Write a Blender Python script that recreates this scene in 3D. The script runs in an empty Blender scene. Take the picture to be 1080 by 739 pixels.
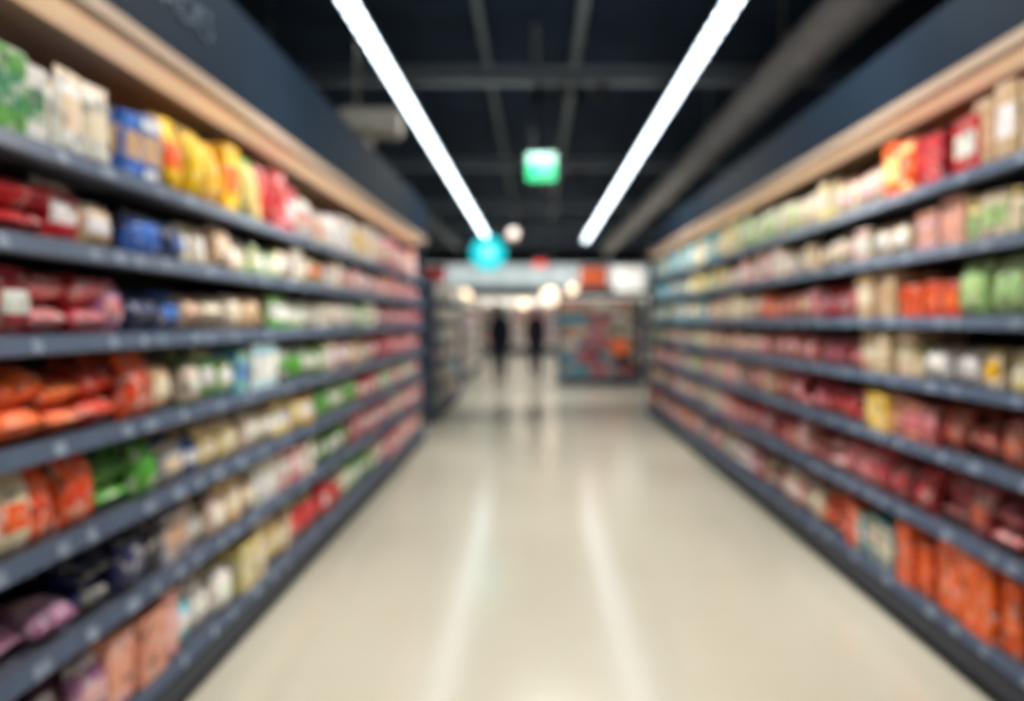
import bpy, bmesh, math, random
from mathutils import Vector, Matrix
random.seed(7)
scene = bpy.context.scene
scene.view_settings.view_transform = 'Standard'
scene.view_settings.look = 'None'
COL = scene.collection

# ---------------------------------------------------------------- helpers
def lin(c):
    out = []
    for v in c[:3]:
        v = v / 255.0
        out.append(v / 12.92 if v <= 0.04045 else ((v + 0.055) / 1.055) ** 2.4)
    return (out[0], out[1], out[2], 1.0)

def mat(name, rgb, rough=0.5, metal=0.0, var=0.08, scale=8.0, emit=None, estr=0.0, bump=0.0, coat=0.0, spec=.5):
    m = bpy.data.materials.new(name); m.use_nodes = True
    nt = m.node_tree; b = nt.nodes['Principled BSDF']
    b.inputs['Roughness'].default_value = rough
    b.inputs['Metallic'].default_value = metal
    b.inputs['Coat Weight'].default_value = coat
    b.inputs['Specular IOR Level'].default_value = spec
    tc = nt.nodes.new('ShaderNodeTexCoord')
    n = nt.nodes.new('ShaderNodeTexNoise'); n.inputs['Scale'].default_value = scale
    n.inputs['Detail'].default_value = 3
    nt.links.new(tc.outputs['Object'], n.inputs['Vector'])
    r = nt.nodes.new('ShaderNodeValToRGB')
    c = lin(rgb)
    r.color_ramp.elements[0].position = 0.3; r.color_ramp.elements[1].position = 0.7
    r.color_ramp.elements[0].color = tuple(x * (1 - var) for x in c[:3]) + (1,)
    r.color_ramp.elements[1].color = tuple(min(1, x * (1 + var)) for x in c[:3]) + (1,)
    nt.links.new(n.outputs['Fac'], r.inputs['Fac'])
    nt.links.new(r.outputs['Color'], b.inputs['Base Color'])
    if bump:
        bp = nt.nodes.new('ShaderNodeBump'); bp.inputs['Strength'].default_value = bump
        nt.links.new(n.outputs['Fac'], bp.inputs['Height']); nt.links.new(bp.outputs['Normal'], b.inputs['Normal'])
    if emit:
        b.inputs['Emission Color'].default_value = lin(emit)
        b.inputs['Emission Strength'].default_value = estr
    return m

def wood_mat():
    m = bpy.data.materials.new('canopy_wood'); m.use_nodes = True
    nt = m.node_tree; b = nt.nodes['Principled BSDF']; b.inputs['Roughness'].default_value = 0.5
    tc = nt.nodes.new('ShaderNodeTexCoord'); mp = nt.nodes.new('ShaderNodeMapping')
    mp.inputs['Scale'].default_value = (14, 0.8, 14)
    n = nt.nodes.new('ShaderNodeTexNoise'); n.inputs['Scale'].default_value = 3; n.inputs['Detail'].default_value = 5
    r = nt.nodes.new('ShaderNodeValToRGB')
    r.color_ramp.elements[0].color = lin((166, 142, 122)); r.color_ramp.elements[1].color = lin((196, 174, 152))
    nt.links.new(tc.outputs['Object'], mp.inputs['Vector']); nt.links.new(mp.outputs['Vector'], n.inputs['Vector'])
    nt.links.new(n.outputs['Fac'], r.inputs['Fac']); nt.links.new(r.outputs['Color'], b.inputs['Base Color'])
    return m

def floor_mat():
    m = bpy.data.materials.new('polished_vinyl_tile'); m.use_nodes = True
    nt = m.node_tree; b = nt.nodes['Principled BSDF']
    tc = nt.nodes.new('ShaderNodeTexCoord')
    br = nt.nodes.new('ShaderNodeTexBrick'); br.offset = 0.0
    br.inputs['Scale'].default_value = 1.0; br.inputs['Brick Width'].default_value = 0.6; br.inputs['Row Height'].default_value = 0.6
    br.inputs['Mortar Size'].default_value = 0.0015
    br.inputs['Color1'].default_value = lin((212, 206, 186)); br.inputs['Color2'].default_value = lin((214, 208, 189))
    br.inputs['Mortar'].default_value = lin((202, 194, 172))
    n = nt.nodes.new('ShaderNodeTexNoise'); n.inputs['Scale'].default_value = .9; n.inputs['Detail'].default_value = 4
    mx = nt.nodes.new('ShaderNodeMix'); mx.data_type = 'RGBA'; mx.blend_type = 'MULTIPLY'
    mx.inputs[0].default_value = 0.25
    r = nt.nodes.new('ShaderNodeValToRGB')
    r.color_ramp.elements[0].position = .3; r.color_ramp.elements[0].color = (.84, .78, .64, 1)
    r.color_ramp.elements[1].position = .7; r.color_ramp.elements[1].color = (1, 1, 1, 1)
    nt.links.new(tc.outputs['Object'], br.inputs['Vector']); nt.links.new(tc.outputs['Object'], n.inputs['Vector'])
    nt.links.new(n.outputs['Fac'], r.inputs['Fac'])
    nt.links.new(br.outputs['Color'], mx.inputs[6]); nt.links.new(r.outputs['Color'], mx.inputs[7])
    nt.links.new(mx.outputs[2], b.inputs['Base Color'])
    mr = nt.nodes.new('ShaderNodeMapRange'); mr.inputs['To Min'].default_value = 0.15; mr.inputs['To Max'].default_value = 0.22
    nt.links.new(n.outputs['Fac'], mr.inputs['Value']); nt.links.new(mr.outputs['Result'], b.inputs['Roughness'])
    b.inputs['Specular IOR Level'].default_value = 0.85
    return m

def pkg_mat(name, rough):
    m = bpy.data.materials.new(name); m.use_nodes = True
    nt = m.node_tree; b = nt.nodes['Principled BSDF']; b.inputs['Roughness'].default_value = rough
    at = nt.nodes.new('ShaderNodeAttribute'); at.attribute_name = 'pkg_col'
    tc = nt.nodes.new('ShaderNodeTexCoord')
    v = nt.nodes.new('ShaderNodeTexNoise'); v.inputs['Scale'].default_value = 26; v.inputs['Detail'].default_value = 2
    nt.links.new(tc.outputs['Object'], v.inputs['Vector'])
    r = nt.nodes.new('ShaderNodeValToRGB'); r.color_ramp.interpolation = 'LINEAR'
    r.color_ramp.elements[0].position = .57; r.color_ramp.elements[0].color = (0, 0, 0, 1)
    r.color_ramp.elements[1].position = .63; r.color_ramp.elements[1].color = (.5, .5, .5, 1)
    nt.links.new(v.outputs['Fac'], r.inputs['Fac'])
    mx = nt.nodes.new('ShaderNodeMix'); mx.data_type = 'RGBA'
    nt.links.new(r.outputs['Color'], mx.inputs[0]); nt.links.new(at.outputs['Color'], mx.inputs[6])
    mx.inputs[7].default_value = lin((232, 224, 212))
    v2 = nt.nodes.new('ShaderNodeTexNoise'); v2.inputs['Scale'].default_value = 17
    mp = nt.nodes.new('ShaderNodeMapping'); mp.inputs['Location'].default_value = (5, 9, 3)
    nt.links.new(tc.outputs['Object'], mp.inputs['Vector']); nt.links.new(mp.outputs['Vector'], v2.inputs['Vector'])
    r2 = nt.nodes.new('ShaderNodeValToRGB')
    r2.color_ramp.elements[0].position = .35; r2.color_ramp.elements[0].color = (.42, .41, .42, 1)
    r2.color_ramp.elements[1].position = .43; r2.color_ramp.elements[1].color = (1, 1, 1, 1)
    nt.links.new(v2.outputs['Fac'], r2.inputs['Fac'])
    mm = nt.nodes.new('ShaderNodeMix'); mm.data_type = 'RGBA'; mm.blend_type = 'MULTIPLY'; mm.inputs[0].default_value = 1
    nt.links.new(mx.outputs[2], mm.inputs[6]); nt.links.new(r2.outputs['Color'], mm.inputs[7])
    nt.links.new(mm.outputs[2], b.inputs['Base Color'])
    return m

M = dict(
    steel=mat('shelf_steel_slate', (58, 66, 82), .45, .1, spec=.3),
    deck=mat('shelf_deck_grey', (88, 92, 104), .45, .1),
    rail=mat('price_rail_slate', (80, 94, 116), .4, .0, spec=.4),
    back=mat('back_panel_dark', (64, 56, 54), .6),
    backw=mat('back_panel_white', (225, 222, 214), .6),
    plinth=mat('plinth_charcoal', (44, 50, 64), .5, spec=.3),
    header=mat('header_board_navy', (20, 35, 50), .75, spec=.12),
    tag=mat('price_tag_paper', (132, 146, 164), .5, var=.25, scale=9),
    letter=mat('header_lettering', (62, 80, 98), .6),
    ledwarm=mat('canopy_led_warm', (235, 200, 165), .5, emit=(222, 188, 156), estr=.66),
    led=mat('led_diffuser', (255, 255, 255), .5, emit=(228, 244, 255), estr=8.5),
    housing=mat('light_housing', (50, 54, 60), .4, .4),
    ceil=mat('ceiling_black_paint', (38, 56, 80), .85, var=.2, scale=1.5, spec=.2),
    wall=mat('wall_dark_paint', (44, 54, 70), .8, spec=.2),
    beam=mat('ceiling_beam_grey', (156, 170, 188), .6, .0),
    duct=mat('duct_galvanised', (192, 194, 198), .5, .1, var=.15),
    pipe=mat('pipe_grey', (144, 156, 170), .5, .1),
    wire=mat('steel_wire', (90, 92, 96), .4, .8),
    bulk=mat('bulkhead_lightbox', (225, 230, 228), .5, emit=(205, 222, 222), estr=0.78),
    red=mat('sign_red', (190, 40, 36), .5, emit=(200, 50, 40), estr=.12),
    orange=mat('sign_orange', (235, 105, 50), .5, emit=(240, 100, 45), estr=.2),
    orangeb=mat('bin_orange', (240, 115, 55), .5),
    white=mat('sign_white', (235, 235, 230), .5, emit=(245, 240, 228), estr=.8),
    exitg=mat('exit_sign_green', (20, 145, 92), .4, emit=(20, 160, 98), estr=.55),
    exitw=mat('exit_sign_white', (100, 140, 128), .4, emit=(150, 205, 185), estr=.18),
    cyan=mat('round_sign_cyan', (20, 180, 190), .4, emit=(20, 210, 218), estr=1.05),
    cyanl=mat('round_sign_pale', (170, 240, 240), .4, emit=(150, 240, 240), estr=1.3),
    globe=mat('globe_glass_lit', (240, 225, 215), .3, emit=(230, 210, 204), estr=.45),
    warm=mat('pendant_globe_warm', (255, 225, 180), .3, emit=(255, 226, 196), estr=2.2),
    beige=mat('unit_casing_beige', (150, 146, 134), .5),
    caselight=mat('case_lamp', (255, 250, 240), .5, emit=(255, 236, 220), estr=3.6),
    coat=mat('coat_navy', (20, 24, 34), .85, var=.25, scale=30, bump=.2, spec=.1),
    coat2=mat('coat_black', (18, 18, 24), .85, var=.25, scale=30, bump=.2, spec=.1),
    trouser=mat('trousers_black', (20, 22, 30), .85, var=.2, scale=40, bump=.2, spec=.1),
    shoe=mat('shoe_leather', (18, 16, 16), .35),
    skin=mat('skin', (180, 136, 112), .5, var=.06),
    hair=mat('hair_dark', (26, 20, 18), .55, var=.3, scale=60, bump=.4),
    eye=mat('eye_white', (230, 228, 222), .2), iris=mat('iris_brown', (50, 32, 22), .2),
    lip=mat('lips', (160, 90, 82), .45),
    wood=wood_mat(),
)
PK_G = pkg_mat('printed_foil_film', .42)
PK_M = pkg_mat('printed_cardboard', .55)

def finish(bm, name, mats, parent=None, smooth=False, recalc=True):
    if recalc: bmesh.ops.recalc_face_normals(bm, faces=bm.faces)
    me = bpy.data.meshes.new(name); bm.to_mesh(me); bm.free()
    for mm in (mats if isinstance(mats, list) else [mats]): me.materials.append(mm)
    if smooth:
        me.polygons.foreach_set('use_smooth', [True] * len(me.polygons))
    ob = bpy.data.objects.new(name, me); COL.objects.link(ob)
    if parent: ob.parent = parent
    return ob

def empty(name, loc=(0, 0, 0)):
    e = bpy.data.objects.new(name, None); e.empty_display_size = .1; COL.objects.link(e)
    e.location = loc
    return e

def box(bm, x0, x1, y0, y1, z0, z1, mi=0):
    vs = [bm.verts.new(p) for p in [(x0, y0, z0), (x1, y0, z0), (x1, y1, z0), (x0, y1, z0), (x0, y0, z1), (x1, y0, z1), (x1, y1, z1), (x0, y1, z1)]]
    for q in [(0, 3, 2, 1), (4, 5, 6, 7), (0, 1, 5, 4), (1, 2, 6, 5), (2, 3, 7, 6), (3, 0, 4, 7)]:
        f = bm.faces.new([vs[i] for i in q]); f.material_index = mi

def cyl(bm, p0, p1, r, seg=16, mi=0, r2=None):
    p0 = Vector(p0); p1 = Vector(p1); ax = (p1 - p0)
    q = ax.to_track_quat('Z', 'Y').to_matrix().to_4x4()
    ret = bmesh.ops.create_cone(bm, cap_ends=True, segments=seg, radius1=r, radius2=r if r2 is None else r2, depth=ax.length,
                                matrix=Matrix.Translation((p0 + p1) / 2) @ q)
    fs = set()
    for v in ret['verts']:
        for f in v.link_faces: fs.add(f)
    for f in fs: f.material_index = mi; f.smooth = len(f.verts) == 4

def ball(bm, c, r, sx=1, sy=1, sz=1, mi=0, u=20, v=12):
    ret = bmesh.ops.create_uvsphere(bm, u_segments=u, v_segments=v, radius=r,
        matrix=Matrix.Translation(c) @ Matrix.Diagonal((sx, sy, sz, 1)))
    fs = set()
    for w in ret['verts']:
        for f in w.link_faces: fs.add(f)
    for f in fs: f.material_index = mi; f.smooth = True
    return ret['verts']

# ---------------------------------------------------------------- room
def slab(name, a, m):
    bm = bmesh.new(); box(bm, *a); return finish(bm, name, m)
X0, X1, Y0, Y1, H = -8.0, 8.0, -4.0, 32.0, 4.6
slab('floor', (X0, X1, Y0, Y1, -.1, 0), floor_mat())
slab('ceiling', (X0, X1, Y0, Y1, H, H + .1), M['ceil'])
slab('wall_left', (X0 - .1, X0, Y0, Y1, 0, H), M['wall'])
slab('wall_right', (X1, X1 + .1, Y0, Y1, 0, H), M['wall'])
slab('wall_back', (X0, X1, Y1, Y1 + .1, 0, H), M['wall'])
slab('wall_front', (X0, X1, Y0 - .1, Y0, 0, H), M['wall'])

# ---------------------------------------------------------------- shelving
class Frame:
    def __init__(s, o, u, d): s.o = Vector(o); s.u = Vector(u); s.d = Vector(d)
    def p(s, u, d, z): return s.o + s.u * u + s.d * d + Vector((0, 0, z))
def fbox(bm, F, u0, u1, d0, d1, z0, z1, mi=0):
    P = [(u0, d0, z0), (u1, d0, z0), (u1, d1, z0), (u0, d1, z0), (u0, d0, z1), (u1, d0, z1), (u1, d1, z1), (u0, d1, z1)]
    vs = [bm.verts.new(F.p(*p)) for p in P]
    for q in [(0, 3, 2, 1), (4, 5, 6, 7), (0, 1, 5, 4), (1, 2, 6, 5), (2, 3, 7, 6), (3, 0, 4, 7)]:
        f = bm.faces.new([vs[i] for i in q]); f.material_index = mi
def prism(bm, F, u0, u1, prof, mi=0):
    a = [bm.verts.new(F.p(u0, d, z)) for d, z in prof]; b = [bm.verts.new(F.p(u1, d, z)) for d, z in prof]
    n = len(prof)
    for i in range(n):
        f = bm.faces.new((a[i], a[(i + 1) % n], b[(i + 1) % n], b[i])); f.material_index = mi
    bm.faces.new(a).material_index = mi; bm.faces.new(b[::-1]).material_index = mi

def gondola(name, F, L, levels, top, depth=.46, canopy=None, casing=False):
    root = empty(name)
    bm = bmesh.new(); fbox(bm, F, 0, L, depth, depth + .04, 0.0, top); finish(bm, 'back_panel', M['backw'] if casing else M['back'], root)
    bm = bmesh.new()
    n = max(1, round(L / 1.25)); st = L / n
    for i in range(n + 1):
        uu = min(max(i * st, .02), L - .02)
        fbox(bm, F, uu - .02, uu + .02, depth - .03, depth, .0, top)
    finish(bm, 'uprights', M['steel'], root)
    bm = bmesh.new()
    for e in (0, L):
        fbox(bm, F, e - .015, e + .015, -.0 , depth + .04, 0, top if canopy is None else canopy[0])
    finish(bm, 'end_panels', M['steel'], root)
    bm = bmesh.new(); bt = bmesh.new(); br = bmesh.new(); bd = bmesh.new(); bl = bmesh.new()
    for k, z in enumerate(levels):
        if k == 0:
            fbox(bd, F, .016, L - .016, .03, depth, z - .035, z)
        else:
            fbox(bd, F, .016, L - .016, .01, depth, z - .03, z)
            if casing: fbox(bl, F, .05, L - .05, .03, .05, z - .045, z - .031)
            for i in range(n + 1):
                uu = min(max(i * st, .03), L - .03)
                prism(bm, F, uu - .004, uu + .004, [(.03, z - .03), (depth, z - .03), (depth, z - .10), (depth * .5, z - .06)])
        prism(br, F, .0, L, [(-.004, z - .044), (.012, z - .044), (.012, z + .008), (.004, z + .008), (-.012, z - .038)])
        u = .05
        while u < L - .15:
            w = random.choice([.04, .05, .07])
            prism(bt, F, u, u + w, [(-.0125, z - .035), (-.0105, z - .035), (-.001, z - .002), (-.003, z - .002)])
            u += w + random.uniform(.06, .34)
    finish(bm, 'shelf_brackets', M['steel'], root); finish(bt, 'price_tags', M['tag'], root)
    finish(br, 'price_rails', M['rail'], root); finish(bd, 'shelf_decks', M['deck'], root)
    if casing: finish(bl, 'shelf_lights', M['caselight'], root)
    else: bl.free()
    bm = bmesh.new()
    z = levels[0]
    fbox(bm, F, 0, L, .035, depth, 0, z - .035)
    prism(bm, F, 0, L, [(-.012, z - .13), (.03, z - .13), (.03, z - .05), (-.012, z - .05)])
    finish(bm, 'plinth', M['plinth'], root)
    if canopy:
        zb, zt = canopy
        bm = bmesh.new()
        fbox(bm, F, -.02, L + .02, .0, depth + .04, zb, zb + .02)
        fbox(bm, F, -.02, L + .02, -.03, .0, zb - .005, zb + .04)
        fbox(bm, F, .02, L - .02, depth - .012, depth - .001, levels[-1] + .02, zb)
        finish(bm, 'canopy_wood_soffit', M['wood'], root)
        bm = bmesh.new()
        fbox(bm, F, -.02, L + .02, -.028, .0, zb + .042, zt)
        fbox(bm, F, -.02, L + .02, .0, depth + .04, zt - .03, zt)
        fbox(bm, F, -.02, L + .02, depth + .02, depth + .04, zb + .02, zt - .03)
        finish(bm, 'header_board', M['header'], root)
        bm = bmesh.new(); fbox(bm, F, .02, L - .02, .03, .14, zb - .010, zb - .001)
        finish(bm, 'canopy_led', M['ledwarm'], root)
    if casing:
        bm = bmesh.new()
        fbox(bm, F, -.02, L + .02, -.06, depth + .04, top, top + .22)
        finish(bm, 'case_top', M['white'], root)
        bm = bmesh.new(); fbox(bm, F, .05, L - .05, .02, .06, top - .03, top - .002); finish(bm, 'case_light', M['caselight'], root)
    return root

# ---------------------------------------------------------------- package templates
def T_box():
    bm = bmesh.new(); bmesh.ops.create_cube(bm, size=1)
    bmesh.ops.bevel(bm, geom=list(bm.edges), offset=.025, segments=1, affect='EDGES')
    for v in bm.verts: v.co.z += .5
    for f in bm.faces: f.material_index = 0
    def q(pts, mi):
        f = bm.faces.new([bm.verts.new(p) for p in pts]); f.material_index = mi
    y = -.506
    q([(-.4, y, .3), (.4, y, .3), (.4, y, .72), (-.4, y, .72)], 1)
    q([(-.42, y, .8), (.42, y, .8), (.42, y, .93), (-.42, y, .93)], 2)
    q([(-.3, y, .08), (.3, y, .08), (.3, y, .2), (-.3, y, .2)], 2)
    for s in (-1, 1):
        x = .506 * s; q([(x, -.35, .3), (x, .35, .3), (x, .35, .75), (x, -.35, .75)], 1)
    q([(-.45, -.08, 1.004), (.45, -.08, 1.004), (.45, .08, 1.004), (-.45, .08, 1.004)], 2)
    return bm, False
def T_bag():
    bm = bmesh.new(); nu, nv = 8, 9
    sh = []
    for side in (-1, 1):
        g = []
        for j in range(nv + 1):
            v = j / nv; row = []
            for i in range(nu + 1):
                u = -1 + 2 * i / nu
                if side == 1 and i in (0, nu): row.append(sh[0][j][i]); continue
                t = (1 - abs(u) ** 4) ** .6 * max(0, math.sin(math.pi * min(1, max(0, (v - .03) / .90)))) ** .42
                t = .5 * max(t, .03)
                x = .5 * u * (1 - .06 * math.sin(math.pi * v))
                wr = .03 * math.sin(7 * u + 11 * v) * (1 if 0 < j < nv - 1 else 0)
                row.append(bm.verts.new((x, side * (t + wr) if abs(u) < 1 else 0, v + (.02 * math.sin(6 * u) if j == nv else 0))))
            g.append(row)
        sh.append(g)
    for s in (0, 1):
        g = sh[s]
        for j in range(nv):
            for i in range(nu):
                f = bm.faces.new((g[j][i], g[j][i + 1], g[j + 1][i + 1], g[j + 1][i]))
                f.material_index = 2 if (j >= nv - 1 or j == 0) else (1 if (3 <= j <= 5 and 1 <= i <= nu - 3) else 0)
    return bm, True
def T_pouch():
    bm = bmesh.new(); nu, nv = 6, 7
    rows = []
    for j in range(nv + 1):
        v = j / nv; ring = []
        for k in range(12):
            a = 2 * math.pi * k / 12
            t = .5 * ((1 - v) ** .6 * .97 + .03)
            if j == 0: t *= .9
            ring.append(bm.verts.new((.5 * math.cos(a) * (1 if v > .1 else .94), t * math.sin(a), v)))
        rows.append(ring)
    for j in range(nv):
        for k in range(12):
            f = bm.faces.new((rows[j][k], rows[j][(k + 1) % 12], rows[j + 1][(k + 1) % 12], rows[j + 1][k]))
            f.material_index = 2 if j == nv - 1 else (1 if 2 <= j <= 4 and (7 <= k <= 10) else 0)
    bm.faces.new(rows[0][::-1]); bm.faces.new(rows[-1]).material_index = 2
    return bm, True
def T_rev(prof, tags, seg=12):
    bm = bmesh.new(); rows = []
    for r, z in prof:
        rows.append([bm.verts.new((r * math.cos(2 * math.pi * k / seg), r * math.sin(2 * math.pi * k / seg), z)) for k in range(seg)])
    for j in range(len(prof) - 1):
        for k in range(seg):
            f = bm.faces.new((rows[j][k], rows[j][(k + 1) % seg], rows[j + 1][(k + 1) % seg], rows[j + 1][k])); f.material_index = tags[j]
    bm.faces.new(rows[0][::-1]); bm.faces.new(rows[-1]).material_index = tags[-1]
    return bm, True
def T_jar():
    return T_rev([(.46, 0), (.5, .03), (.5, .14), (.5, .62), (.5, .68), (.4, .78), (.37, .8), (.43, .81), (.43, .97), (.4, 1)], [0, 0, 1, 0, 0, 0, 2, 2, 2])
def T_bottle():
    return T_rev([(.46, 0), (.5, .03), (.5, .12), (.5, .5), (.5, .6), (.3, .74), (.17, .84), (.17, .88), (.2, .88), (.2, 1)], [0, 0, 1, 0, 0, 0, 0, 2, 2])
def T_lying():
    bm, s = T_bag()
    for v in bm.verts:
        x, y, z = v.co; v.co = (x, z - .5, y + .5)
    return bm, s
def T_stack():
    bm = bmesh.new(); n = 4
    for i in range(n):
        ret = bmesh.ops.create_cube(bm, size=1, matrix=Matrix.Translation((0, 0, (i + .5) / n)) @ Matrix.Diagonal((1, 1, .96 / n, 1)))
        fs = set(f for v in ret['verts'] for f in v.link_faces)
        for f in fs:
            f.material_index = 1 if (f.normal.y < -.5 and i % 2) else (2 if f.normal.z > .5 else 0)
    bmesh.ops.bevel(bm, geom=list(bm.edges), offset=.02, segments=1, affect='EDGES')
    return bm, False
TPL = {}
for k, fn, kind in [('box', T_box, 'grocery_cartons'), ('bag', T_bag, 'snack_bags'), ('pouch', T_pouch, 'stand_up_pouches'), ('jar', T_jar, 'food_jars'),
              ('bottle', T_bottle, 'sauce_bottles'), ('lying', T_lying, 'pillow_packs'), ('stack', T_stack, 'wrapped_multipacks')]:
    bm, sm = fn(); bmesh.ops.recalc_face_normals(bm, faces=bm.faces); bm.verts.index_update()
    TPL[k] = ([v.co.copy() for v in bm.verts], [[v.index for v in f.verts] for f in bm.faces], [f.material_index for f in bm.faces], sm, kind)
    bm.free()

class Stock:
    def __init__(s): s.d = {}
    def add(s, F, t, u, d, z, w, dp, h, cols, yaw=0, lean=0):
        V, Fc, tg, sm, kind = TPL[t]
        D = s.d.setdefault(kind, ([], [], [], sm))
        o = len(D[0]); cy, sy = math.cos(yaw), math.sin(yaw); sl = math.sin(lean); cl = math.cos(lean)
        for v in V:
            x = v.x * w; y = v.y * dp; zz = v.z * h
            y, zz = y + zz * sl, zz * cl
            x, y = x * cy - y * sy, x * sy + y * cy
            D[0].append(F.p(u + x, d + y, z + zz + .001))
        D[1].extend([[i + o for i in f] for f in Fc])
        cl_ = [lin(c) for c in cols]
        for g in tg: D[2].extend(cl_[g])
    def build(s):
        for kind, (V, Fc, C, sm) in s.d.items():
            me = bpy.data.meshes.new(kind); me.from_pydata([tuple(v) for v in V], [], Fc)
            a = me.attributes.new('pkg_col', 'FLOAT_COLOR', 'FACE'); a.data.foreach_set('color', C)
            me.polygons.foreach_set('use_smooth', [sm] * len(Fc))
            me.materials.append(PK_M if kind in ('grocery_cartons',) else PK_G); me.update()
            COL.objects.link(bpy.data.objects.new(kind, me))

C = dict(R=(208, 34, 44), C=(184, 40, 60), DR=(158, 56, 62), P=(220, 122, 132), PK=(232, 178, 182), M=(170, 112, 150), O=(250, 100, 28), OR=(224, 72, 34), Y=(250, 196, 14),
         YL=(236, 212, 130), G=(84, 164, 54), DG=(44, 126, 82), LG=(172, 206, 136), T=(50, 150, 162), CY=(96, 196, 220), B=(46, 104, 190), N=(42, 58, 102),
         K=(34, 32, 44), W=(236, 234, 230), CR=(230, 214, 186), TN=(204, 168, 128), S=(234, 162, 136), GY=(160, 160, 164), BR=(126, 78, 58), RU=(196, 92, 72))
def jit(c, a=14):
    k = random.uniform(-a, a)
    return tuple(min(255, max(0, v + k + random.uniform(-6, 6))) for v in c)

def stock_row(S, F, u0f, rows, z, gap, depth, near):
    for (a, b, kinds, bs, ls, hf) in rows:
        u = a
        while u < b - .03:
            t = random.choice(kinds); base = C[random.choice(bs)]; lab = C[random.choice(ls)]; acc = C[random.choice(bs + ls)]
            w = {'box': random.uniform(.10, .20), 'bag': random.uniform(.13, .23), 'pouch': random.uniform(.10, .16), 'jar': random.uniform(.07, .095),
                 'bottle': random.uniform(.065, .085), 'lying': random.uniform(.16, .23), 'stack': random.uniform(.14, .2)}[t]
            nrep = {'jar': 3, 'bottle': 3, 'pouch': 2, 'lying': 1}.get(t, random.choice([1, 1, 2]))
            h0 = gap * hf * random.uniform(.90, 1.18)
            for r in range(nrep):
                h = min(h0 * (random.uniform(.96, 1.04) if t in ('bag', 'pouch') else 1), gap - .035)
                if t in ('jar',): h = min(h, .17)
                if u + w > b + .06: break
                uc = u + w / 2
                if uc + u0f > F.L - w / 2 - .03: return
                cols = [jit(base, 14), jit(lab, 14), jit(acc, 14)]
                set_ = random.uniform(.005, .04)
                if t == 'lying':
                    dp = random.uniform(.22, .26); hh = random.uniform(.065, .09); n = max(1, int(h / hh)); hh = h / n
                    for dd in (0, 1):
                        nn = n - (1 if random.random() < .2 and n > 1 else 0)
                        for q in range(nn):
                            S.add(F, t, uc + u0f + random.uniform(-.012, .012), set_ + dp * .5 + dd * .21 * 0.97, z + q * hh * .93, w, dp * .85, hh, [jit(c, 10) for c in cols], random.uniform(-.09, .09))
                else:
                    dp = {'box': .12, 'bag': .10, 'pouch': .08, 'jar': w, 'bottle': w, 'stack': .13}[t]
                    d = set_ + dp / 2
                    while d + dp / 2 < depth - .04:
                        S.add(F, t, uc + u0f, d, z, w * .97, dp * .95, h, cols, random.uniform(-.10, .10) if t != 'box' else random.uniform(-.03, .03), random.uniform(0, .10) if t == 'bag' and d + dp / 2 + h * .1 < depth - .03 else .0)
                        d += dp + .006
                u += w + .005
            u += random.choice([0, 0.004, .01])

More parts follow.
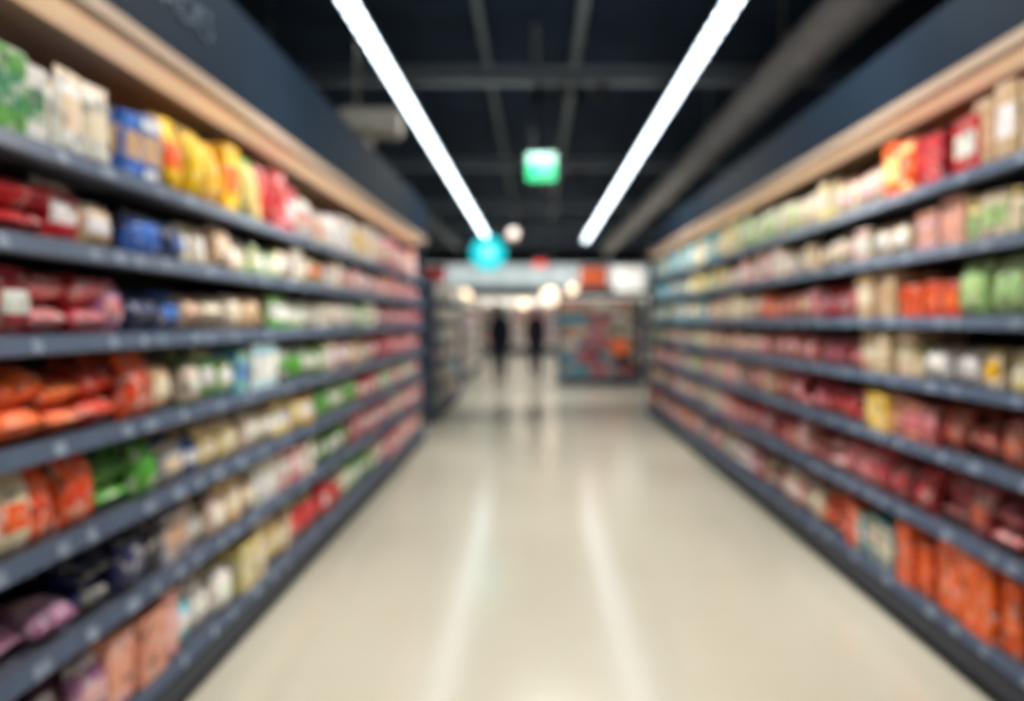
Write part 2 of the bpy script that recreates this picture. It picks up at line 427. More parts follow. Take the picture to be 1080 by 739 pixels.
bx, bg, po, ja, bo, ly, sk = 'box', 'bag', 'pouch', 'jar', 'bottle', 'lying', 'stack'
FL = Frame((-1.264, -1.0, 0), (0, 1, 0), (-1, 0, 0)); FL.L = 9.55
LZ = [.20, .53, .81, 1.08, 1.355, 1.608, 1.854]
rowsL = {
 6: [(-1, 1.75, [bx, bg], ['G', 'W', 'R', 'CR'], ['W', 'Y'], .5), (1.75, 2.05, [bx], ['G', 'W'], ['W', 'DG'], .46), (2.05, 2.35, [bx, po], ['W', 'CR', 'GY'], ['CR', 'TN'], .5), (2.35, 2.66, [bx], ['B', 'W'], ['W', 'TN'], .5),
     (2.66, 3.24, [bx, bg], ['Y', 'Y'], ['Y', 'Y', 'O'], .70), (3.24, 3.6, [po, bg], ['LG', 'YL', 'G'], ['YL', 'W'], .62), (3.6, 4.1, [bg, bx], ['R', 'P'], ['W', 'R'], .6),
     (4.1, 4.95, [bg, po], ['W', 'W', 'CR'], ['W', 'S'], .5), (4.95, 6.1, [bx, bg], ['W', 'PK', 'CR'], ['W', 'Y'], .56), (6.1, 8.6, [bg, bx], ['P', 'S', 'R', 'PK'], ['W', 'CR'], .6)],
 5: [(-1, 2.17, [bg, bg, ly], ['R', 'C', 'R'], ['R', 'W', 'R'], .78), (2.17, 2.45, [bg], ['CR', 'TN'], ['W', 'S'], .66), (2.45, 2.78, [bg], ['B', 'N'], ['B', 'GY'], .66), (2.78, 3.35, [bg, po], ['CR', 'TN'], ['W', 'CR'], .72),
     (3.35, 3.8, [po, bg], ['LG', 'G'], ['W', 'CR'], .68), (3.8, 5, [bg, bx], ['CR', 'W', 'YL'], ['W', 'O'], .72), (5, 6.2, [bg], ['PK', 'CR'], ['W', 'P'], .72), (6.2, 8.6, [bg, bx], ['P', 'R', 'S'], ['W', 'PK'], .74)],
 4: [(-1, 1.95, [bg, bg, ly], ['R', 'R', 'C'], ['C', 'R', 'W'], .78), (1.95, 2.27, [ly, bg], ['C', 'R'], ['P', 'C'], .75), (2.27, 2.42, [bg], ['M', 'M'], ['P'], .68), (2.42, 2.8, [bg, ly], ['B', 'B', 'N'], ['B', 'B'], .66), (2.8, 3.7, [bg, ly], ['TN', 'CR'], ['CR', 'TN'], .7),
     (3.7, 4.35, [po, bg], ['G', 'LG'], ['W'], .72), (4.35, 6.1, [bg, bx], ['CR', 'LG', 'W'], ['W', 'CR'], .7), (6.1, 8.6, [bg], ['R', 'P', 'C'], ['W', 'PK'], .74)],
 3: [(-1, 2.0, [ly, bg], ['O', 'OR'], ['O', 'OR'], .78), (2.0, 2.55, [ly, ly, bg], ['OR', 'OR', 'O'], ['O', 'OR'], .76), (2.55, 2.8, [bg], ['TN', 'BR'], ['CR'], .66), (2.8, 3.15, [bg], ['LG', 'G', 'CR'], ['W'], .7),
     (3.15, 3.8, [bx, bg], ['W', 'LG', 'CY'], ['W', 'B'], .72), (3.8, 4.7, [bg], ['G', 'W', 'LG'], ['W', 'G'], .7), (4.7, 6.1, [bx, bg], ['CR', 'TN', 'PK'], ['W'], .7), (6.1, 8.6, [bg], ['C', 'P', 'R'], ['PK'], .74)],
 2: [(-1, 1.9, [ly, bg], ['CR', 'O', 'W'], ['S', 'O'], .78), (1.9, 2.27, [ly, bg], ['OR', 'O'], ['O', 'OR'], .78), (2.27, 2.66, [ly, bg], ['G', 'G'], ['G', 'LG'], .74), (2.66, 2.97, [bg], ['N', 'GY', 'B'], ['W', 'CR'], .62), (2.97, 3.4, [bx, bg], ['Y', 'YL', 'YL'], ['CR', 'W', 'Y'], .64),
     (3.4, 3.8, [bg], ['T', 'CR'], ['W'], .66), (3.8, 4.5, [po, bg], ['YL', 'RU', 'Y'], ['CR', 'W'], .68), (4.5, 5.6, [bg], ['G', 'LG', 'G'], ['W', 'G'], .7), (5.6, 6.4, [bg], ['R', 'TN'], ['W'], .7), (6.4, 8.6, [bg], ['R', 'P', 'LG'], ['PK', 'W'], .72)],
 1: [(-1, 2.18, [ly, bg], ['M', 'M', 'P'], ['M', 'M', 'PK'], .78), (2.18, 2.66, [ly, bg], ['K', 'N', 'K'], ['K', 'N'], .64), (2.66, 3.1, [bg, bx], ['GY', 'CR', 'W'], ['W', 'TN'], .68), (3.1, 3.5, [bg, po], ['Y', 'YL', 'TN'], ['CR'], .68), (3.5, 4.3, [bx, bg], ['CR', 'W', 'P'], ['W'], .7),
     (4.3, 5.4, [bg], ['G', 'LG', 'G'], ['LG', 'W'], .7), (5.4, 8.6, [bg, bx], ['R', 'P', 'C', 'CR'], ['PK', 'W'], .72)],
 0: [(-1, 2.3, [ly, bg], ['P', 'M', 'C'], ['PK', 'W'], .6), (2.3, 2.72, [bx], ['S', 'S'], ['PK', 'S'], .78), (2.72, 3.3, [ly, bg], ['W', 'CY', 'T'], ['CY', 'W'], .58), (3.3, 4.0, [bx, bg], ['YL', 'CR', 'TN'], ['CR'], .62), (4.0, 5.1, [bg], ['R', 'LG', 'R'], ['W', 'R'], .6),
     (5.1, 6.2, [bg], ['G', 'CR'], ['W'], .62), (6.2, 8.6, [bg, bx], ['P', 'R', 'CR'], ['W', 'PK'], .65)],
}
gondola('supermarket_shelving', FL, FL.L, LZ, 2.25, canopy=(2.275, 2.70))
S = Stock()
for k in range(7):
    gap = (LZ[k + 1] - .03 if k < 6 else 2.27) - LZ[k]
    stock_row(S, FL, 1.0, rowsL[k], LZ[k], gap, .44, True)
S.build()

FR = Frame((1.66, -1.0, 0), (0, 1, 0), (1, 0, 0)); FR.L = 12.2
RZ = [.20, .555, .861, 1.142, 1.41, 1.70, 1.974]
rowsR = {
 6: [(-1, 2.4, [bx, bg], ['CR', 'W'], ['TN', 'W'], .7), (2.4, 2.87, [bx], ['CR', 'TN', 'CR'], ['TN', 'W'], .70), (2.87, 3.12, [bx], ['R', 'R'], ['W', 'R'], .64), (3.12, 3.34, [bx], ['R', 'C'], ['R'], .62), (3.34, 3.66, [bx], ['O', 'O'], ['YL', 'O'], .66), (3.66, 4.3, [bg], ['CR', 'W'], ['CR', 'PK'], .5),
     (4.3, 5.0, [bg, po], ['CR', 'YL'], ['W', 'CR'], .6), (5.0, 6.5, [bg, bx], ['PK', 'CR', 'LG'], ['W', 'CR'], .62), (6.5, 8.5, [bx, po], ['CY', 'YL', 'T'], ['W', 'YL'], .66), (8.5, 11.2, [bx, bg], ['CY', 'B', 'T', 'YL'], ['CY', 'W'], .7)],
 5: [(-1, 3.0, [ja, bx], ['CR', 'YL', 'TN'], ['CR', 'LG'], .66), (3.0, 3.45, [bx, sk], ['PK', 'S'], ['W', 'S'], .72), (3.45, 3.95, [bx, bg], ['S', 'CR'], ['PK', 'W'], .7), (3.95, 5.0, [sk, bg], ['TN', 'CR', 'CR'], ['CR', 'PK'], .66), (5, 6.6, [bg, bx], ['PK', 'CR', 'S'], ['W'], .68),
     (6.6, 8.5, [po, bx], ['YL', 'LG', 'CR'], ['W', 'YL'], .72), (8.5, 11.2, [bx, bg], ['CY', 'YL', 'T'], ['W', 'CY'], .74)],
 4: [(-1, 3.02, [bg], ['LG', 'W', 'LG'], ['W', 'W', 'LG'], .78), (3.02, 3.55, [ly, bx], ['O', 'OR'], ['OR', 'O'], .6), (3.55, 3.95, [bx], ['TN', 'TN'], ['CR', 'TN'], .86), (3.95, 4.7, [bg], ['R', 'P', 'C'], ['PK', 'P'], .66), (4.7, 5.8, [bg, bx], ['S', 'RU', 'O'], ['CR', 'S'], .68),
     (5.8, 7.5, [bg, bx], ['TN', 'CR', 'RU'], ['CR'], .68), (7.5, 11.2, [po, bx], ['LG', 'T', 'DG', 'CY'], ['W', 'CR'], .72)],
 3: [(-1, 2.9, [ja, po, bg], ['YL', 'CR', 'YL'], ['CR', 'Y'], .68), (2.9, 3.4, [ja, bg], ['LG', 'YL', 'W'], ['W', 'CR'], .66), (3.4, 3.95, [bx], ['TN', 'TN', 'CR'], ['CR', 'TN'], .84), (3.95, 4.6, [bg], ['C', 'P'], ['P'], .66), (4.6, 5.8, [bg], ['P', 'RU'], ['PK'], .66), (5.8, 7.6, [bg, bx], ['RU', 'P', 'TN'], ['CR'], .66),
     (7.6, 11.2, [bg, po], ['DG', 'P', 'LG'], ['CR', 'PK'], .7)],
 2: [(-1, 3.2, [ly, bg], ['DR', 'RU', 'P'], ['P', 'RU', 'DR'], .68), (3.2, 3.62, [bx], ['DR', 'C', 'RU'], ['P', 'S'], .68), (3.62, 3.82, [bx], ['Y'], ['YL'], .78), (3.82, 4.8, [ly, bg], ['R', 'C'], ['P', 'R'], .66), (4.8, 6.3, [bg], ['P', 'C', 'RU', 'CR'], ['PK', 'S'], .68), (6.3, 11.2, [bg, bx], ['P', 'LG', 'RU', 'GY', 'TN'], ['CR', 'PK'], .7)],
 1: [(-1, 3.25, [ly, bg], ['DR', 'RU', 'P'], ['P', 'RU', 'DR'], .66), (3.25, 4.2, [ly, bg], ['C', 'DR', 'R', 'P'], ['P', 'C'], .64), (4.2, 6.2, [bg, ly], ['R', 'P', 'RU', 'PK'], ['PK', 'C'], .64), (6.2, 11.2, [bg, bx], ['RU', 'P', 'GY', 'TN'], ['CR', 'PK'], .66)],
 0: [(-1, 2.3, [bx, bg], ['TN', 'DR'], ['CR'], .6), (2.3, 2.66, [ja], ['K', 'DG'], ['LG', 'CR'], .4), (2.66, 3.14, [bx], ['O'], ['O', 'O'], .80), (3.24, 3.56, [bx], ['O'], ['O', 'O'], .74), (3.56, 3.98, [bx, bg], ['T', 'TN', 'R'], ['W', 'CR'], .6), (3.98, 4.5, [bx, ly], ['O', 'O'], ['OR', 'O'], .7), (4.5, 5.2, [bg], ['S', 'CR', 'O'], ['W', 'CR'], .6),
     (5.2, 7.6, [bg, ly], ['PK', 'CR', 'C'], ['W', 'PK'], .6), (7.6, 11.2, [bg, bx], ['R', 'RU', 'GY'], ['PK', 'CR'], .62)],
}
gondola('supermarket_shelving', FR, FR.L, RZ, 2.30, canopy=(2.345, 2.66))
S = Stock()
for k in range(7):
    gap = (RZ[k + 1] - .03 if k < 6 else 2.34) - RZ[k]
    stock_row(S, FR, 1.0, rowsR[k], RZ[k], gap, .44, True)
S.build()

def letters(txt, size):
    cu = bpy.data.curves.new('txt', 'FONT'); cu.body = txt; cu.size = size; cu.extrude = .004
    ob = bpy.data.objects.new('txt', cu); COL.objects.link(ob)
    me = bpy.data.meshes.new_from_object(ob.evaluated_get(bpy.context.evaluated_depsgraph_get()))
    bpy.data.objects.remove(ob)
    o2 = bpy.data.objects.new('header_lettering', me); me.materials.clear(); me.materials.append(M['letter']); COL.objects.link(o2)
    return o2
bpy.context.view_layer.update()
t = letters('SNACKS', .15)
t.matrix_world = Matrix(((0, 0, 1, -1.231), (1, 0, 0, 2.32), (0, 1, 0, 2.45), (0, 0, 0, 1)))

# ---- distant gondolas
def generic(F, L, levels, top, pal, depth=.44, hf=.7, kinds=(bg, bx, po)):
    F.L = L
    S = Stock()
    for k, z in enumerate(levels):
        gap = (levels[k + 1] - .03 if k < len(levels) - 1 else top + .05) - z
        rows = []; u = 0.03
        while u < L - .1:
            e = min(L - .05, u + random.uniform(.3, .7))
            p = random.choice(pal); rows.append((u, e, list(kinds), list(p), ['W', 'CR'] if pal is mixed else list(p), hf)); u = e
        stock_row(S, F, 0, rows, z, gap, depth - .02, False)
    S.build()
LV = [.2, .5, .8, 1.1, 1.4, 1.7]
mixed = [('CY', 'W'), ('T', 'CR'), ('GY', 'PK'), ('CR', 'TN'), ('LG', 'W'), ('P', 'CR'), ('W', 'S')]
F2 = Frame((-1.36, 10.3, 0), (0, 1, 0), (-1, 0, 0)); gondola('supermarket_shelving', F2, 3.4, LV, 2.0); generic(F2, 3.4, LV, 2.0, mixed)
F3 = Frame((-1.55, 16.0, 0), (0, 1, 0), (-1, 0, 0)); gondola('supermarket_shelving', F3, 6.0, LV, 1.95); generic(F3, 6.0, LV, 1.95, mixed)
LI = [.2, .5, .78, 1.06, 1.34, 1.6]
FI = Frame((.50, 16.7, 0), (1, 0, 0), (0, 1, 0)); gondola('aisle_end_display', FI, 1.86, LI, 1.9)
generic(FI, 1.86, LI, 1.88, [('RU', 'TN'), ('CR', 'RU'), ('GY', 'T'), ('RU', 'P'), ('N', 'CR'), ('LG', 'BR'), ('TN', 'S'), ('GY', 'R')], hf=.7)
bm = bmesh.new()
box(bm, 1.65, 1.99, 16.42, 16.64, .66, .70); box(bm, 1.65, 1.99, 16.42, 16.44, .70, .96); box(bm, 1.65, 1.99, 16.62, 16.64, .70, 1.02)
box(bm, 1.65, 1.67, 16.44, 16.62, .70, .96); box(bm, 1.97, 1.99, 16.44, 16.62, .70, .96); box(bm, 1.70, 1.94, 16.47, 16.60, .70, .94)
cyl(bm, (1.82, 16.53, .03), (1.82, 16.53, .66), .02, mi=1); cyl(bm, (1.82, 16.53, 0), (1.82, 16.53, .03), .13, mi=1)
finish(bm, 'promotional_display_bin', [M['orangeb'], M['steel']])
F4 = Frame((3.0, 19.0, 0), (0, 1, 0), (1, 0, 0)); gondola('supermarket_shelving', F4, 7.0, LV, 1.95); generic(F4, 7.0, LV, 1.95, mixed)
LC = [.35, .75, 1.1, 1.45, 1.8]
for x in (-4.2, -1.6, 1.0, 3.6):
    F = Frame((x, 30.8, 0), (1, 0, 0), (0, 1, 0)); gondola('refrigerated_display_case', F, 2.5, LC, 2.15, depth=.6, casing=True)
    generic(F, 2.5, LC, 2.12, [('CR', 'W'), ('S', 'PK'), ('T', 'W'), ('W', 'CR'), ('P', 'W')], depth=.5, hf=.62)
bm = bmesh.new(); box(bm, -5.5, 6.5, 31.2, 31.98, 2.85, 3.7, 0); box(bm, -5.6, 6.6, 31.15, 31.98, 3.7, 3.8, 1); box(bm, -5.6, 6.6, 31.15, 31.98, 2.75, 2.85, 1)
for i in range(13): box(bm, -5.5 + i - .02, -5.5 + i + .02, 31.17, 31.2, 2.85, 3.7, 1)
finish(bm, 'trim_bulkhead', [M['bulk'], M['beam']])

# ---------------------------------------------------------------- ceiling services
for x in (-1.30, 1.36):
    root = empty('linear_ceiling_light')
    bm = bmesh.new(); box(bm, x - .07, x + .07, -2, 21, 3.605, 3.68)
    y = -2
    while y <= 21:
        box(bm, x - .08, x + .08, y - .02, y + .02, 3.61, 3.70); y += 2.3
    finish(bm, 'housing', M['housing'], root)
    bm = bmesh.new(); y = -1.97
    while y < 20.85:
        bm.faces.new([bm.verts.new(p) for p in ((x - .06, y, 3.60), (x - .06, y + .165, 3.60), (x + .06, y + .165, 3.60), (x + .06, y, 3.60))])
        y += .23
    finish(bm, 'led_panels', M['led'], root, recalc=False)
    bm = bmesh.new(); y = -1
    while y <= 21:
        cyl(bm, (x, y, 3.68), (x, y, H), .006, 6); y += 2.3
    finish(bm, 'suspension_wires', M['wire'], root)
for i, y in enumerate((-1.0, 3.6, 8.2, 12.8, 17.4, 22.0, 26.6)):
    bm = bmesh.new()
    box(bm, X0, X1, y - .08, y + .08, 3.96, 3.98); box(bm, X0, X1, y - .08, y + .08, 4.10, 4.12); box(bm, X0, X1, y - .012, y + .012, 3.98, 4.10)
    for xx in (-6, -2.9, 0.0, 2.9, 6): box(bm, xx - .03, xx + .03, y - .03, y + .03, 4.12, H)
    finish(bm, 'ceiling_beam', M['beam'])
def duct(x, z, r, m, name, y0=-3, y1=24):
    bm = bmesh.new(); cyl(bm, (x, y0, z), (x, y1, z), r, 24)
    y = y0 + .5
    while y < y1:
        cyl(bm, (x, y - .02, z), (x, y + .02, z), r + .015, 24)
        y += 1.5
    y = y0 + 1
    while y < y1:
        cyl(bm, (x, y, z + r), (x, y, H), .008, 6); y += 3
    finish(bm, name, m)
duct(2.28, 3.68, .19, M['duct'], 'ventilation_duct')
duct(-2.45, 3.72, .10, M['pipe'], 'sprinkler_pipe')
duct(-.55, 4.35, .035, M['pipe'], 'conduit_pipe', y1=22); duct(.45, 4.35, .05, M['pipe'], 'conduit_pipe', y1=22)

def fill_spot(x, y, tx, ty, tz, power, angle=96):  # added fill light in a can under the beam, brightens shelves and floor
    root = empty('added_fill_spot')
    p = Vector((x, y, 3.82)); d = (Vector((tx, ty, tz)) - p).normalized()
    bm = bmesh.new()
    seg = 16; q = d.to_track_quat('Z', 'Y').to_matrix()
    prof = [(.02, -.13), (.055, -.12), (.06, -.02), (.06, .05), (.052, .05), (.05, -.06), (.01, -.06)]
    rings = [[bm.verts.new(p + q @ Vector((r * math.cos(2 * math.pi * k / seg), r * math.sin(2 * math.pi * k / seg), h))) for k in range(seg)] for r, h in prof]
    for a, b_ in zip(rings, rings[1:]):
        for k in range(seg): bm.faces.new((a[k], a[(k + 1) % seg], b_[(k + 1) % seg], b_[k]))
    cyl(bm, p - d * .08, (x, y, 3.96), .012, 8)
    finish(bm, 'fill_can', M['housing'], root)
    l = bpy.data.lights.new('fill_lamp', 'SPOT'); l.energy = power; l.spot_size = math.radians(angle); l.spot_blend = 1.0; l.color = (1, .965, .92); l.shadow_soft_size = .05
    lo = bpy.data.objects.new('fill_lamp', l); COL.objects.link(lo); lo.location = p + d * .07
    lo.rotation_euler = d.to_track_quat('-Z', 'Y').to_euler(); lo.parent = root
for y in (-1.0, 3.6, 8.2):  # added fill aimed at the stock on both sides
    for dy in (-1.0, 1.0):
        fill_spot(.15 + dy * .12, y, -1.4, y + dy * 1.5, .9, 335)
        fill_spot(.15 + dy * .12 + .45, y, 1.8, y + dy * 1.5, .9, 335)
for y in (12.8, 17.4, 22.0, 26.6):  # more added fill to lift the far end of the aisle
    fill_spot(-.35, y, -1.4, y + 1.5, .3, 360, 110); fill_spot(.75, y, 1.0, y + 2.6, .5, 360, 110)

bm = bmesh.new(); cyl(bm, (.19, 12.8, 3.96), (.19, 12.8, 3.86), .02); cyl(bm, (.19, 12.8, 3.86), (.19, 12.8, 3.62), .07, r2=.09); ball(bm, (.19, 12.8, 3.62), .085, sz=.3)
finish(bm, 'ceiling_loudspeaker', M['beige'])
bm = bmesh.new(); box(bm, -1.55, -1.07, 5.9, 6.15, 2.86, 3.06)
bmesh.ops.bevel(bm, geom=list(bm.edges), offset=.02, segments=2, affect='EDGES')
box(bm, -1.50, -1.12, 5.885, 5.9, 2.89, 3.02); cyl(bm, (-1.35, 6.02, 2.72), (-1.35, 6.02, 2.88), .06); cyl(bm, (-1.35, 6.02, 2.701), (-1.35, 6.02, 2.72), .09)
cyl(bm, (-1.42, 6.02, 3.05), (-1.42, 6.02, H), .012)
finish(bm, 'aisle_projector_unit', M['beige'])

root = empty('exit_sign')
bm = bmesh.new(); box(bm, -.10, .23, 8.70, 8.76, 3.00, 3.32); finish(bm, 'casing', M['exitw'], root)
bm = bmesh.new(); box(bm, -.095, .225, 8.69, 8.70, 3.005, 3.20); finish(bm, 'green_panel', M['exitg'], root)
bm = bmesh.new()
ball(bm, (.10, 8.688, 3.165), .018, sy=.2)
for a, b_ in [((.10, 8.688, 3.14), (.09, 8.688, 3.09)), ((.09, 8.688, 3.09), (.13, 8.688, 3.06)), ((.13, 8.688, 3.06), (.12, 8.688, 3.02)), ((.09, 8.688, 3.09), (.05, 8.688, 3.03)), ((.10, 8.688, 3.13), (.15, 8.688, 3.11)), ((.10, 8.688, 3.13), (.06, 8.688, 3.10))]:
    cyl(bm, a, b_, .008, 6)
finish(bm, 'pictogram', M['exitw'], root)
bm = bmesh.new(); cyl(bm, (-.05, 8.73, 3.32), (-.05, 8.73, H), .008); cyl(bm, (.18, 8.73, 3.32), (.18, 8.73, H), .008); finish(bm, 'hangers', M['wire'], root)
root = empty('round_hanging_sign')
bm = bmesh.new(); cyl(bm, (-.69, 11.0, 2.38), (-.69, 11.06, 2.38), .25, 40); finish(bm, 'disc', M['cyan'], root)
bm = bmesh.new(); cyl(bm, (-.69, 10.985, 2.39), (-.69, 11.0, 2.39), .08, 30); finish(bm, 'emblem', M['cyanl'], root)
bm = bmesh.new(); cyl(bm, (-.69, 11.03, 2.62), (-.69, 11.03, H), .008); finish(bm, 'hanger', M['wire'], root)
def pendant(name, x, y, z, r, m):
    root = empty(name)
    bm = bmesh.new(); ball(bm, (x, y, z), r); finish(bm, 'globe', m, root)
    bm = bmesh.new(); cyl(bm, (x, y, z + r * .95), (x, y, z + r + .08), r * .35, r2=r * .2); cyl(bm, (x, y, z + r + .08), (x, y, H), .008, 6); cyl(bm, (x, y, H - .03), (x, y, H), .05)
    finish(bm, 'cord_and_cap', M['housing'], root)
pendant('globe_pendant_lamp', -.42, 14, 2.99, .11, M['globe'])
for x, y, z, r in [(-2.15, 23, 2.15, .19), (-.40, 24.5, 1.95, .16), (.42, 22.5, 2.12, .24), (1.15, 24, 2.4, .15)]:
    pendant('globe_pendant_lamp', x, y, z, r, M['warm'])
def hsign(name, x0, x1, y, z0, z1, m):
    root = empty(name)
    bm = bmesh.new(); box(bm, x0, x1, y, y + .05, z0, z1); bmesh.ops.bevel(bm, geom=list(bm.edges), offset=.01, segments=1, affect='EDGES'); finish(bm, 'board', m, root)
    bm = bmesh.new()
    for xx in (x0 + .1, x1 - .1): cyl(bm, (xx, y + .025, z1), (xx, y + .025, H), .008, 6)
    box(bm, x0 - .01, x1 + .01, y - .005, y + .055, z1 - .02, z1 + .02)
    finish(bm, 'hangers', M['wire'], root)
hsign('hanging_department_sign', 1.02, 1.68, 17.6, 2.2, 2.66, M['orange'])
hsign('hanging_lit_sign', 1.9, 2.6, 18.2, 2.1, 2.72, M['white'])
hsign('hanging_department_sign', -2.1, -1.55, 13.0, 2.05, 2.32, M['red'])
hsign('hanging_department_sign', -.05, .3, 22.7, 3.0, 3.2, M['red'])

# ---------------------------------------------------------------- people
def skinned(name, pts, edges, radii, m, parent, root=0, sub=2):
    me = bpy.data.meshes.new(name); me.from_pydata(pts, edges, []); ob = bpy.data.objects.new(name, me); COL.objects.link(ob)
    md = ob.modifiers.new('s', 'SKIN'); md.use_smooth_shade = True
    for i, sv in enumerate(me.skin_vertices[0].data):
        r = radii[i]; sv.radius = r if isinstance(r, tuple) else (r, r); sv.use_root = (i == root)
    sb = ob.modifiers.new('b', 'SUBSURF'); sb.levels = sub; sb.render_levels = sub
    bpy.context.view_layer.update()
    me2 = bpy.data.meshes.new_from_object(ob.evaluated_get(bpy.context.evaluated_depsgraph_get()))
    bpy.data.objects.remove(ob)
    o = bpy.data.objects.new(name, me2); COL.objects.link(o); o.parent = parent
    me2.materials.clear()
    for mm in m: me2.materials.append(mm)
    for p in me2.polygons: p.use_smooth = True; p.material_index = 0
    return o

def person(name, loc, heading, scale, coat, female=False, hem=.86, stride=1.0, hair_long=False):
    root = empty(name)
    s = stride
    pts = [(0, 0, .96), (0, 0, 1.10), (0, .005, 1.26), (0, 0, 1.39), (0, -.005, 1.47), (0, .012, 1.57),
           (.165, -.005, 1.415), (.205, -.04 * s, 1.15), (.215, .04, .92),
           (-.165, -.005, 1.415), (-.205, -.01, 1.15), (-.215, .12 * s, .93),
           (.09, .01, .88), (.095, .13 * s, .50), (.095, .17 * s, .10), (.10, .17 * s + .15, .035),
           (-.09, -.01, .88), (-.095, -.02, .49), (-.095, -.24 * s, .14), (-.10, -.24 * s + .13, .04)]
    ed = [(0, 1), (1, 2), (2, 3), (3, 4), (4, 5), (3, 6), (6, 7), (7, 8), (3, 9), (9, 10), (10, 11), (0, 12), (12, 13), (13, 14), (14, 15), (0, 16), (16, 17), (17, 18), (18, 19)]
    w = .93 if female else 1.0
    rad = [(.155 * w, .115), (.155 * w, .12), (.185 * w, .135), (.15 * w, .11), (.062, .062), (.052, .055), .082, .060, .040, .082, .060, .040,
           (.105, .11), .080, .054, (.045, .035), (.105, .11), .080, .054, (.045, .035)]
    body = skinned('body', pts, ed, rad, [coat, M['trouser'], M['shoe'], M['skin']], root)
    for p in body.data.polygons:
        c = p.center
        if c.z < .105 : p.material_index = 2
        elif c.z < hem and abs(c.x) < .19 and True: p.material_index = 1
        elif c.z > 1.50: p.material_index = 3
        else: p.material_index = 0
    bm = bmesh.new(); seg = 28; rings = []
    for z, rx, ry in [(hem - .02, .215 * w, .17), (hem + .04, .21 * w, .16), (.98, .195 * w, .15), (1.08, .18 * w, .135), (1.2, .18 * w, .13)]:
        rings.append([bm.verts.new((rx * math.cos(2 * math.pi * k / seg) * (1 + .02 * math.sin(5 * k)), ry * math.sin(2 * math.pi * k / seg), z)) for k in range(seg)])
    for a, b_ in zip(rings, rings[1:]):
        for k in range(seg): bm.faces.new((a[k], a[(k + 1) % seg], b_[(k + 1) % seg], b_[k]))
    rings = []
    for z, r in [(1.45, .085), (1.50, .074), (1.535, .070), (1.53, .062), (1.47, .06)]:
        rings.append([bm.verts.new((r * math.cos(2 * math.pi * k / seg), r * math.sin(2 * math.pi * k / seg), z)) for k in range(seg)])
    for a, b_ in zip(rings, rings[1:]):
        for k in range(seg): bm.faces.new((a[k], a[(k + 1) % seg], b_[(k + 1) % seg], b_[k]))
    finish(bm, 'coat_hem_and_collar', coat, root, smooth=True)
    hz = 1.655
    bm = bmesh.new(); vs = ball(bm, (0, .015, hz), 1, .075, .095, .115, u=32, v=24)
    for v in vs:
        z = (v.co.z - hz) / .115; y = v.co.y - .015; x = v.co.x
        if z < 0: v.co.x *= 1 - .32 * (-z) ** 1.4
        if y < 0 and z < -.2: v.co.y += .02 * (-z)
        if y > .03 and z < -.45: v.co.y += .012
        if y > .05:
            for sx in (-.032, .032):
                dd = ((x - sx) / .018) ** 2 + ((z - .02) / .13) ** 2; v.co.y -= .010 * math.exp(-dd)
            dn = (x / .012) ** 2 + ((z + .22) / .16) ** 2; v.co.y += .024 * math.exp(-dn)
            db = (x / .05) ** 2 + ((z - .2) / .07) ** 2; v.co.y += .004 * math.exp(-db)
    for sx in (-1, 1):
        ball(bm, (sx * .030, .098, hz + .002), .0125, mi=1, u=12, v=8); ball(bm, (sx * .030, .1075, hz + .002), .0055, mi=2, u=10, v=6)
        ball(bm, (sx * .076, .005, hz - .01), .03, .28, .6, 1.0, u=12, v=8)
        ball(bm, (sx * .032, .108, hz + .028), .02, 1, .25, .16, mi=4, u=10, v=6)
    ball(bm, (0, .104, hz - .058), .024, 1, .35, .28, mi=3, u=12, v=8)
    finish(bm, 'head', [M['skin'], M['eye'], M['iris'], M['lip'], M['hair']], root, recalc=False)
    bm = bmesh.new(); vs = ball(bm, (0, .004, hz + .012), 1, .086, .106, .120, u=28, v=20)
    for v in vs:
        y = v.co.y; z = v.co.z - hz
        lim = -.075 if y < -.02 else (-.015 if y < .035 else .055)
        if z < lim:
            if hair_long and y < .0: v.co.z = hz + lim + (z - lim) * 2.2; v.co.y -= .015
            else: v.co = Vector((v.co.x * .84, v.co.y * .84, v.co.z))
        else: v.co += Vector((math.sin(40 * v.co.x + 60 * v.co.z), math.sin(50 * v.co.y), math.sin(45 * v.co.x))) * .002
    finish(bm, 'hair', M['hair'], root, smooth=True)
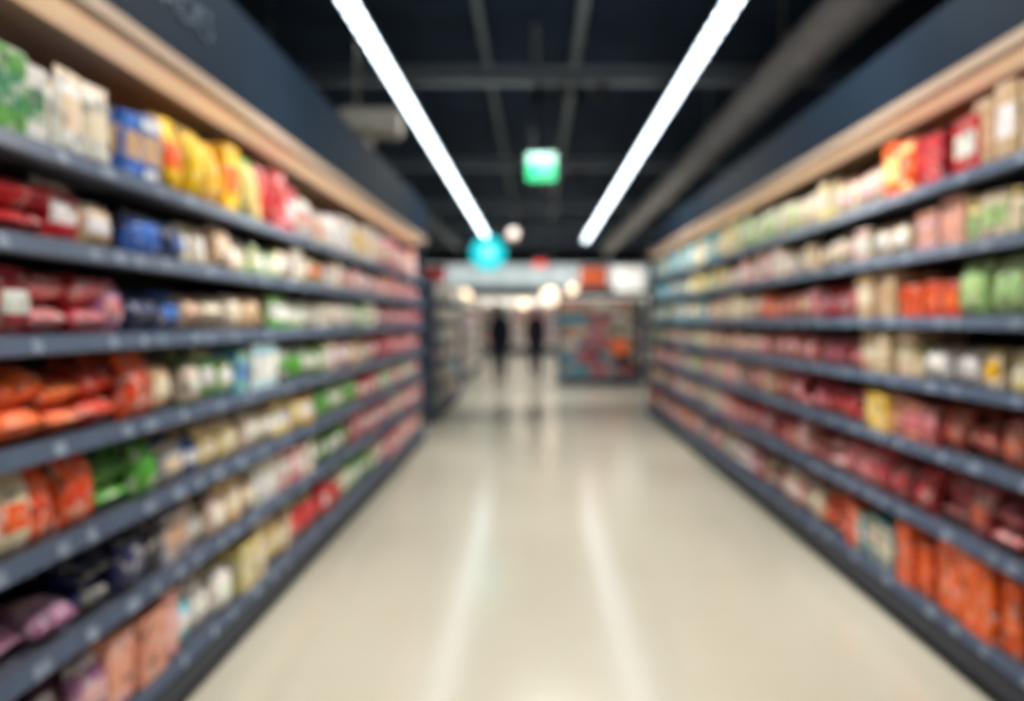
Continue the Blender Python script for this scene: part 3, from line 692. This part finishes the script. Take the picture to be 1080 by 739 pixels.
    for sx, wp in ((1, pts[8]), (-1, pts[11])):
        W = Vector(wp)
        def P(x, y, z): return tuple(W + Vector((x * sx, y, z)))
        skinned('palm', [P(0, 0, .02), P(.002, .004, -.03), P(0, .006, -.075), P(-.002, .008, -.092)], [(0, 1), (1, 2), (2, 3)], [(.024, .026), (.017, .034), (.016, .038), (.012, .034)], [M['skin']], root, sub=2)
        for i, (yo, ln) in enumerate([(.036, .072), (.013, .080), (-.010, .075), (-.032, .058)]):
            skinned('finger_%d' % (i + 1), [P(0, yo, -.075), P(-.002, yo * 1.05, -.085 - ln * .4), P(-.010, yo * 1.05, -.083 - ln * .72), P(-.024, yo, -.082 - ln * .97)], [(0, 1), (1, 2), (2, 3)], [.0095, .0088, .008, .0068], [M['skin']], root, sub=1)
        skinned('thumb', [P(0, .022, -.02), P(-.010, .048, -.048), P(-.016, .058, -.075), P(-.02, .060, -.096)], [(0, 1), (1, 2), (2, 3)], [.014, .012, .010, .008], [M['skin']], root, sub=1)
    bm = bmesh.new()
    for (x, y, tz) in ((.098, .17 * s, 0), (-.098, -.24 * s, .05)):
        vs = ball(bm, (x, y + .06, .03 + tz * .5), 1, .05, .145, .03, u=20, v=10)
        for v in vs:
            k = (y + .06 + .145 - v.co.y) / .29
            v.co.z = max(v.co.z, .004 + tz * .5) + (k - .5) * tz
            if v.co.y < y: v.co.z += .02 if v.co.z > .03 + tz else 0
    zmin = min(v.co.z for v in bm.verts)
    for v in bm.verts: v.co.z -= zmin
    finish(bm, 'shoes', M['shoe'], root, smooth=True)
    root.location = loc; root.rotation_euler = (0, 0, heading); root.scale = (scale,) * 3
    return root
person('walking_shopper', (-.80, 16.9, 0), .12, 1.0, M['coat'], hem=.74)
person('walking_shopper', (.0, 18.2, 0), -.1, 1.0, M['coat2'], female=False, hem=.76, stride=-.8)

# ---------------------------------------------------------------- world + camera
w = bpy.data.worlds.new('store_world'); scene.world = w; w.use_nodes = True
w.node_tree.nodes['Background'].inputs[0].default_value = (.02, .03, .05, 1); w.node_tree.nodes['Background'].inputs[1].default_value = .3
cam = bpy.data.cameras.new('camera'); co = bpy.data.objects.new('camera', cam); COL.objects.link(co)
co.location = (0, 0, 1.4); co.rotation_euler = (math.pi / 2, 0, 0)
cam.sensor_width = 36; cam.lens = 800 * 36 / 1080
cam.shift_x = -25 / 1080; cam.shift_y = -31.5 / 1080
cam.clip_start = .05; cam.clip_end = 100
cam.dof.use_dof = True; cam.dof.focus_distance = .6; cam.dof.aperture_fstop = 2.0
scene.camera = co
